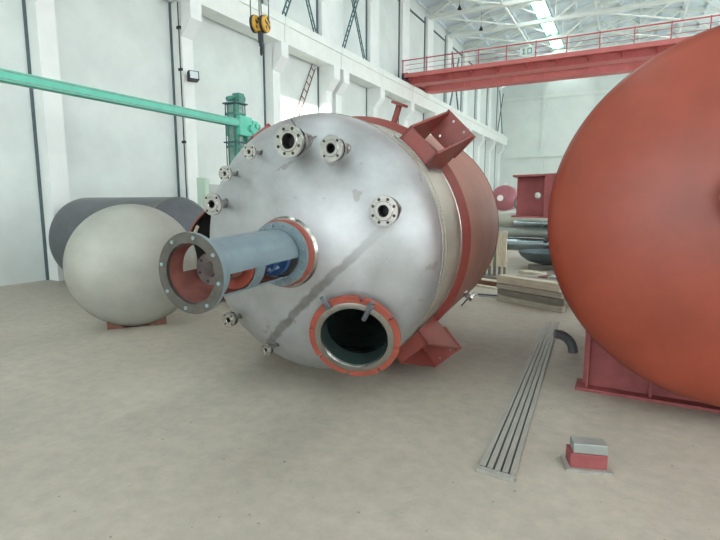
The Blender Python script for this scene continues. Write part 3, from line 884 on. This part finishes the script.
# ================================================================== SECOND RED VESSEL (right)
RV = 1.53
rv = empty('red_vessel', (.90, 4.84, 0), 'big glossy red vessel filling the right edge of the photograph', 'tank')
OV = (0, 0, 1.68)
pr = [(-.36*math.sin(a)-.0, RV*math.cos(a)) for a in [i*PI/2/20 for i in range(20, -1, -1)]]
pr[0] = (-.36, 0)
pr += [(3.0, RV)] + [(3.0+.6*math.sin(a), RV*math.cos(a)) for a in [i*PI/2/12 for i in range(1, 12)]] + [(3.6, 0)]
MB().lathe(pr, n=128).build('body', M_redves, rv, loc=OV)
MB().lathe([(-.012, RV-.002), (0, RV+.006), (.012, RV-.002)], n=128).build('weld_seam', M_primer, rv, loc=OV)
fl = MB(); ring_disc(fl, (-.1, -.62, .2), (0,1,0), .12, .24, .04, 40); fl.tube((-.1, -.6, .2), (-.1, -.3, .2), .13, n=32)
fl.build('end_nozzle', M_ssb, rv, loc=OV)
# box bracket on its left side
bx = MB()
bracket = MB().prism([(-RV-.02, -.205), (-RV+.06, -.205), (-RV+.06, .205), (-RV-.02, .205)], .06, .52).build('support_bracket', M_lugpink, rv, loc=(0, 0, 1.68+.205))
def bracket_part(nm, pts, y0, y1, axis='Y', m=M_lugpink): return MB().prism(pts, y0, y1, axis).build(nm, m, bracket)
HB = .205
mbp = holed_plate(MB(), -RV-.37, -RV+.03, -HB+.005, HB-.005, -RV-.17, .01, .031, .42, .445)
mbp.build('base_plate', M_lugpink, bracket)
for s in (-1, 1):
    z0, z1 = (HB-.018, HB) if s > 0 else (-HB, -HB+.018)
    MB().prism([(-RV-.375, .20), (-RV+.02, .10), (-RV+.02, .44), (-RV-.375, .44)], z0, z1, 'Z').build('gusset', M_lugpink, bracket)
MB().prism([(-RV-.06, -HB), (-RV+.02, -HB), (-RV+.02, HB), (-RV-.06, HB)], .09, .115).build('top_plate', M_lugpink, bracket)

# steel cradles under the vessel
for y, wdt in ((5.25, .16), (7.4, .16)):
    cr = empty('cradle', (.90, y, 0), 'pink primed steel cradle under the %s end of the red vessel' % ('near' if y < 6 else 'far'), 'support', group='cradles under the red vessel')
    pts = [(-1.18, 0), (1.18, 0), (1.18, .34)] + [((RV+.012)*math.sin(t), 1.68-(RV+.012)*math.cos(t)) for t in [D(a) for a in (50, 35, 20, 8, 0, -8, -20, -35, -50)]] + [(-1.18, .34)]
    pts[2] = (1.18, .62); pts[-1] = (-1.18, .62)
    MB().prism(pts, -.02, .02).build('web', M_lugpink, cr)
    MB().box((-1.24, -.14, 0), (1.24, .14, .03)).build('foot_plate', M_lugpink, cr)
    for x in (-1.14, -.6, 0, .6, 1.14):
        h = .58 if abs(x) > 1 else (1.68-math.sqrt((RV+.01)**2-x*x)-.01)
        MB().box((x-.012, -.10, .03), (x+.012, .10, max(.05, h))).build('rib', M_lugpink, cr)

# ================================================================== FLOOR ITEMS
# long grated channel of flat bars
gr = empty('bar_grating', (-.66, 3.19, 0), 'long narrow grating of grey flat steel bars lying on the floor', 'grating', rot=(0, 0, 0))
p0 = [Vector((-.765+.205*k/4, 3.19-.02*k/4, 0)) for k in range(5)]
p1 = [Vector((-.965+.145*k/4, 7.84+.06*k/4, 0)) for k in range(5)]
O = Vector((-.66, 3.19, 0))
for k in range(5):
    dz = (0, .004, 0, .003, .001)[k]
    MB().bar(p0[k]-O+Vector((0,.03,.016+dz)), p1[k]-O+Vector((0,0,.016+dz)), .036, .022).build('flat_bar', M_bar, gr)
MB().bar(p0[0]-O+Vector((-.025,0,.014)), p0[4]-O+Vector((.025,0,.014)), .045, .028).build('end_bar', M_bar, gr)
MB().bar(p1[0]-O+Vector((-.02,0,.014)), p1[4]-O+Vector((.02,0,.014)), .03, .022).build('end_bar', M_bar, gr)
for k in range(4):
    MB().bar((p0[k]+p0[k+1])/2-O+Vector((0,.03,.004)), (p1[k]+p1[k+1])/2-O+Vector((0,0,.004)), .02, .008).build('gap_shade', M_barg, gr)  # dark strips laid in as the shade between the bars
sf = empty('steel_block', (-.14, 3.60, 0), 'small pink and grey steel block on the floor at the right edge', 'block', rot=(0, 0, .3))
MB().box((-.15, -.10, 0), (.15, .10, .02)).build('foot_plate', M_bar, sf)
MB().box((-.12, -.07, .02), (.12, .07, .12)).build('body', M_lugpink, sf, bevel=.005)
MB().box((-.10, -.06, .12), (.12, .06, .19)).build('cap', M_pipe, sf, bevel=.005)
# dark steel elbow by the right edge
el = MB()
prev = None
for i in range(9):
    a = PI/2*i/8
    P = Vector((.22*math.cos(a), .0, .055+.22*math.sin(a)))
    if prev is not None: el.tube(prev, P, .055, n=16)
    prev = P
el = el.build('pipe_elbow', M_greyves); el.location = (-.66, 6.15, 0); el.rotation_euler = (0, 0, .4)
tag(el, 'dark steel pipe elbow standing on the floor right of the grating', 'pipe elbow')

# pile of weathered beams
pile_rows = [
    (0.0, (-2.02, 9.32), (-.82, 8.72), .13, .10, M_wood2, 'grey squared timber at the bottom front of the timber pile'),
    (0.11, (-2.03, 9.40), (-.80, 8.80), .14, .10, M_wood3, 'dark grey timber second from the bottom of the pile'),
    (0.22, (-2.05, 9.42), (-.83, 8.82), .15, .10, M_wood2, 'weathered timber third up in the timber pile'),
    (0.33, (-2.03, 9.42), (-.86, 8.85), .22, .14, M_woodh, 'broad pale timber on top of the pile beside the grating end'),
]
for z, a, b, w, h, m, lb in pile_rows:
    a, b = Vector((*a, 0)), Vector((*b, 0)); d = b-a
    tb = MB().box((0, -w/2, 0), (d.length, w/2, h)).build('timber_beam', m, bevel=.008)
    tb.location = (a.x, a.y, z); tb.rotation_euler = (0, 0, math.atan2(d.y, d.x))
    tag(tb, lb, 'timber', 'timbers in the pile behind the grating')
for k in range(3):
    y = .32+.28*k
    for j, z in enumerate((0.0, .12, .24)):
        tb = MB().box((0, -.10, 0), (1.2+.1*((k+j) % 3), .11, .11)).build('timber_beam', (M_wood2, M_wood3, M_woodh)[(k+j) % 3], bevel=.008)
        tb.location = (-2.0+.05*j, 9.42+y, z); tb.rotation_euler = (0, 0, -.45)
        tag(tb, ('lower', 'middle', 'upper')[j] + ' timber in the ' + ('second', 'third', 'rearmost')[k] + ' row of the pile behind the pale front beam', 'timber', 'timbers in the pile behind the grating')
# flat offcuts between the pile and the reactor
def plank(name, a, b, w, h, m, lb, z=0, cat='plank'):
    a, b = Vector((*a, 0)), Vector((*b, 0)); d = b-a
    o = MB().box((0, -w/2, 0), (d.length, w/2, h)).build(name, m, bevel=.004)
    o.location = (a.x, a.y, z); o.rotation_euler = (0, 0, math.atan2(d.y, d.x)); tag(o, lb, cat); return o
plank('plank', (-3.1, 11.48), (-2.25, 11.12), .22, .06, M_woodh, 'pale plank lying flat behind the upright boards foot', 0)
plank('steel_channel', (-3.12, 11.05), (-2.25, 10.72), .10, .10, M_rust, 'rusty steel channel lying between the planks and the reactor', 0, 'steel bar')
plank('plank', (-2.95, 10.72), (-2.25, 10.45), .12, .04, M_woodh, 'narrow pale strip in front of the rusty channel', 0)
plank('steel_strip', (-2.50, 9.62), (-1.98, 9.66), .07, .035, M_greyves, 'short dark steel strip on the floor left of the timber pile', 0, 'steel bar')
plank('plank', (-2.55, 9.50), (-2.0, 9.52), .05, .02, M_bar, 'thin pale lath lying in front of the dark steel strip', 0)
plank('plank', (-2.3, 13.2), (-1.75, 12.95), .30, .08, M_woodh, 'pale plank lying on the floor beyond the timber pile', 0)
plank('steel_channel', (-2.1, 11.6), (-1.7, 12.6), .12, .10, M_bar, 'grey steel channel lying askew beyond the timber pile', 0, 'steel bar')
plank('steel_channel', (-1.6, 11.9), (-.9, 11.5), .35, .16, M_rust, 'low rusty plate stack between timber pile and red vessel', 0, 'steel plate')
bk = MB().box((-.22, -.15, 0), (.22, .15, .30)).build('concrete_block', M_pipe, bevel=.01); bk.location = (-1.12, 10.9, 0); bk.rotation_euler = (0, 0, -.3)
tag(bk, 'pale grey block behind the right end of the timber pile', 'block')

# crate base with upright boards
cr = empty('board_crate', (-2.72, 12.05, 0), 'timber crate of upright pale boards standing on dark posts beside the reactor', 'crate', rot=(0, 0, -.12))
for i in range(7):
    x = -.55+i*.125
    MB().box((x, -.04, .04), (x+.05, .04, .42)).build('post', M_wood3, cr)
MB().box((-.6, -.25, 0), (.36, .25, .05)).build('base_board', M_wood3, cr)
MB().box((-.6, -.05, .40), (.30, .05, .46)).build('cross_rail', M_wood2, cr)
for i, (x, w, h, m) in enumerate(((-.30, .14, 1.0, M_wood2), (-.14, .11, 1.13, M_wood), (-.02, .06, 1.20, M_wood3), (.05, .13, 1.14, M_wood), (.19, .11, 1.16, M_wood))):
    MB().box((x, -.10-.01*i, .30), (x+w-.008, -.06-.01*i, h)).build('board', m, cr, bevel=.004)

# pipe rack with horizontal pipes
rk = empty('pipe_rack', (-2.3, 15.9, 0), 'dark steel rack carrying the long horizontal pipes', 'rack')
for x in (-2.2, 0.2, 2.4):
    for z in (.34, .74, 1.09): MB().box((x-.05, -.40, z-.05), (x+.05, .40, z)).build('rack_arm', M_greyves, rk)
    MB().box((x-.05, .36, 0), (x+.05, .46, 1.9)).build('upright', M_greyves, rk)
    MB().box((x-.08, -.45, 0), (x+.08, .5, .05)).build('foot', M_greyves, rk)
pipes = [(.34, -.10, .195, M_pipeb, 'shiny blue-grey pipe on the lowest arm of the rack'),
         (.74, .05, .170, M_pipe, 'dull grey pipe on the middle arm of the rack'),
         (1.09, .08, .20, M_beige, 'pale beige pipe on the top arm of the rack')]
for z, dy, r, m, lb in pipes:
    x0 = -4.9
    mb = MB().lathe([(0, r), (5.4, r), (5.4, r-.015), (0, r-.015)], d=(1, 0, 0), n=32, closed=True)
    o = mb.build('steel_pipe', m); o.location = (x0, 15.9+dy, z+r); tag(o, lb, 'pipe', 'long pipes on the rack')
mb = MB().lathe([(0, .09), (2.3, .09), (2.3, .08), (0, .08)], d=(1, 0, 0), n=24, closed=True).build('steel_pipe', M_pipeb)
mb.location = (-3.0, 15.62, 1.18); tag(mb, 'thin bluish pipe in front of the beige pipe on the rack', 'pipe')
# dark ring-ended tube on top of the pile, seen behind the bracket
mb = MB(); mb.lathe([(0, .27), (0, .31), (.9, .31), (.9, .27)], d=(0, 1, 0), n=40, closed=True)
o = mb.build('steel_tube', M_teald); o.location = (-2.72, 15.55, 1.80); tag(o, 'short dark wide tube lying on the beige pipe, end towards the camera', 'pipe')
# half dished head lying like a bowl
mb = MB(); mb.lathe([(0, 0), (.03, .30), (.10, .52), (.22, .70), (.36, .78), (.36, .765), (.23, .68), (.12, .50), (.05, .28), (.02, 0)], d=(0, 0, 1), n=56)
o = mb.build('dished_end', M_teald); o.location = (-1.85, 14.4, .12); tag(o, 'dark blue-grey dished vessel end lying like a bowl before the pipe rack', 'vessel end')
plank('timber_beam', (-2.3, 14.1), (-1.3, 14.3), .16, .13, M_wood3, 'dark timber bearer under the dark dished vessel end', 0, 'timber')
for (x, y, z, w, h, lb) in ((-1.55, 13.3, 0, 1.3, .14, 'lower long grey box section in front of the dished vessel end'), (-1.35, 13.35, .145, 1.2, .28, 'upper thick grey box section in front of the dished vessel end')):
    o = MB().box((0, 0, 0), (w, .25, h)).build('box_section', M_pipe, bevel=.01); o.location = (x, y, z); tag(o, lb, 'steel section')

# distant pink vessel on a stand
pv = empty('pink_vessel', (-4.78, 22.3, 0), 'distant pink primed vessel with white nozzle cap facing the camera', 'tank', rot=(0, 0, .12))
zc_ = 2.00; rpv = .56
pr = [(-.25*math.sin(a), rpv*math.cos(a)) for a in [i*PI/2/12 for i in range(12, -1, -1)]]; pr[0] = (-.25, 0)
pr += [(2.2, rpv), (2.4, .3), (2.45, 0)]
MB().lathe(pr, (0, 0, zc_), n=48).build('body', M_pink, pv)
fl = MB(); ring_disc(fl, (-.13, -.36, zc_), (0,1,0), .05, .13, .03, 24); fl.tube((-.13, -.34, zc_), (-.13, -.2, zc_), .08, n=20)
fl.build('end_nozzle', M_white, pv)
MB().tube((0, .3, zc_+rpv-.02), (0, .3, zc_+rpv+.10), .04, n=12).build('top_nozzle', M_white, pv)
MB().box((-.60, .1, 1.34), (.60, .3, 1.47)).box((-.60, 1.5, 1.34), (.60, 1.7, 1.47)).build('saddle', M_white, pv)
for x in (-.55, .45):
    for y in (.15, 1.55): MB().box((x, y, 0), (x+.1, y+.1, 1.34)).build('leg', M_pipe, pv)

# high bay lamps under the roof
for i, (x, y, lb) in enumerate(((-9.4, 29.9, 'dark high-bay lamp hanging under the roof nearer the top edge'), (-9.2, 34.0, 'dark high-bay lamp hanging under the roof one bay further back'))):
    lp = empty('high_bay_lamp', (x, y, 13.0), lb, 'lamp', group='high-bay lamps under the roof')
    MB().tube((0, 0, .22), (0, 0, 1.34), .012, n=6).build('rod', M_black, lp)
    MB().lathe([(.24, .03), (.18, .06), (.12, .07), (0, .14), (0, .125), (.12, .05)], d=(0, 0, 1), n=20).build('shade', M_black, lp)

# ================================================================== LEFT SIDE VESSELS
gv = empty('grey_vessel', (-8.05, 7.20, 0), 'dark grey mill steel vessel lying along the left wall', 'tank')
RG = .95; zc_ = RG+.03
pr = [(.38*math.sin(a), RG*math.cos(a)) for a in [i*PI/2/14 for i in range(14, -1, -1)]]; pr[0] = (.38, 0)
pr += [(-2.9, RG)] + [(-2.9-.38*math.sin(a), RG*math.cos(a)) for a in [i*PI/2/10 for i in range(1, 10)]] + [(-3.28, 0)]
MB().lathe(pr, (0, 0, zc_), (1, 0, 0), n=80).build('body', M_greyves, gv)
MB().lathe([(-.012, RG-.002), (0, RG+.006), (.012, RG-.002)], (0, 0, zc_), (1, 0, 0), n=80).build('weld_seam', M_weld, gv)
for x in (-.4, -2.4):
    MB().prism([(-.75, 0), (.75, 0), (.75, .22), (.45, .14), (0, .028), (-.45, .14), (-.75, .22)], x-.06, x+.06, 'X').build('chock', M_rust, gv)

os_ = empty('open_shell', (-6.24, 6.95, 0), 'dark open-ended steel shell with a thin red rim behind the reactor', 'shell', rot=(0, 0, .72))
RS = .93
MB().lathe([(0, RS), (.8, RS), (.8, RS-.02), (0, RS-.02)], (0, 0, RS+.01), n=72, closed=True).build('wall', M_greyves, os_)
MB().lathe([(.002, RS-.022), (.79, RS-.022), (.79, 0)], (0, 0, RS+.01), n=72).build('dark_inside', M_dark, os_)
MB().lathe([(-.012, RS-.022), (-.012, RS+.004), (.02, RS+.004), (.02, RS)], (0, 0, RS+.01), n=72).build('red_rim', M_primer2, os_)

dh = empty('pale_dished_end', (-6.35, 4.80, 0), 'pale dusty dished vessel end standing on edge at the left', 'vessel end', rot=(0, 0, .93))
RD = .90
pr = [(-.42*math.sin(a), RD*math.cos(a)) for a in [i*PI/2/20 for i in range(20, -1, -1)]]; pr[0] = (-.42, 0)
pr += [(.12, RD), (.12, RD-.015), (0, RD-.015), (-.2, RD*.8), (-.38, 0)]
MB().lathe(pr, (0, 0, RD), n=80).build('dish', M_dome, dh)
MB().prism([(-.40, 0), (.40, 0), (.40, .12), (.14, .004), (-.14, .004), (-.40, .12)], -.10, .10, 'Y').build('chock', M_rust, dh)
# propped timber with orange tag
o = MB().bar((0, 0, 0.02), (.45, .42, 1.42), .16, .05).build('timber_board', M_wood, bevel=.004); o.location = (-6.95, 5.80, 0)
tag(o, 'short pale board propped up between the left vessels', 'timber')
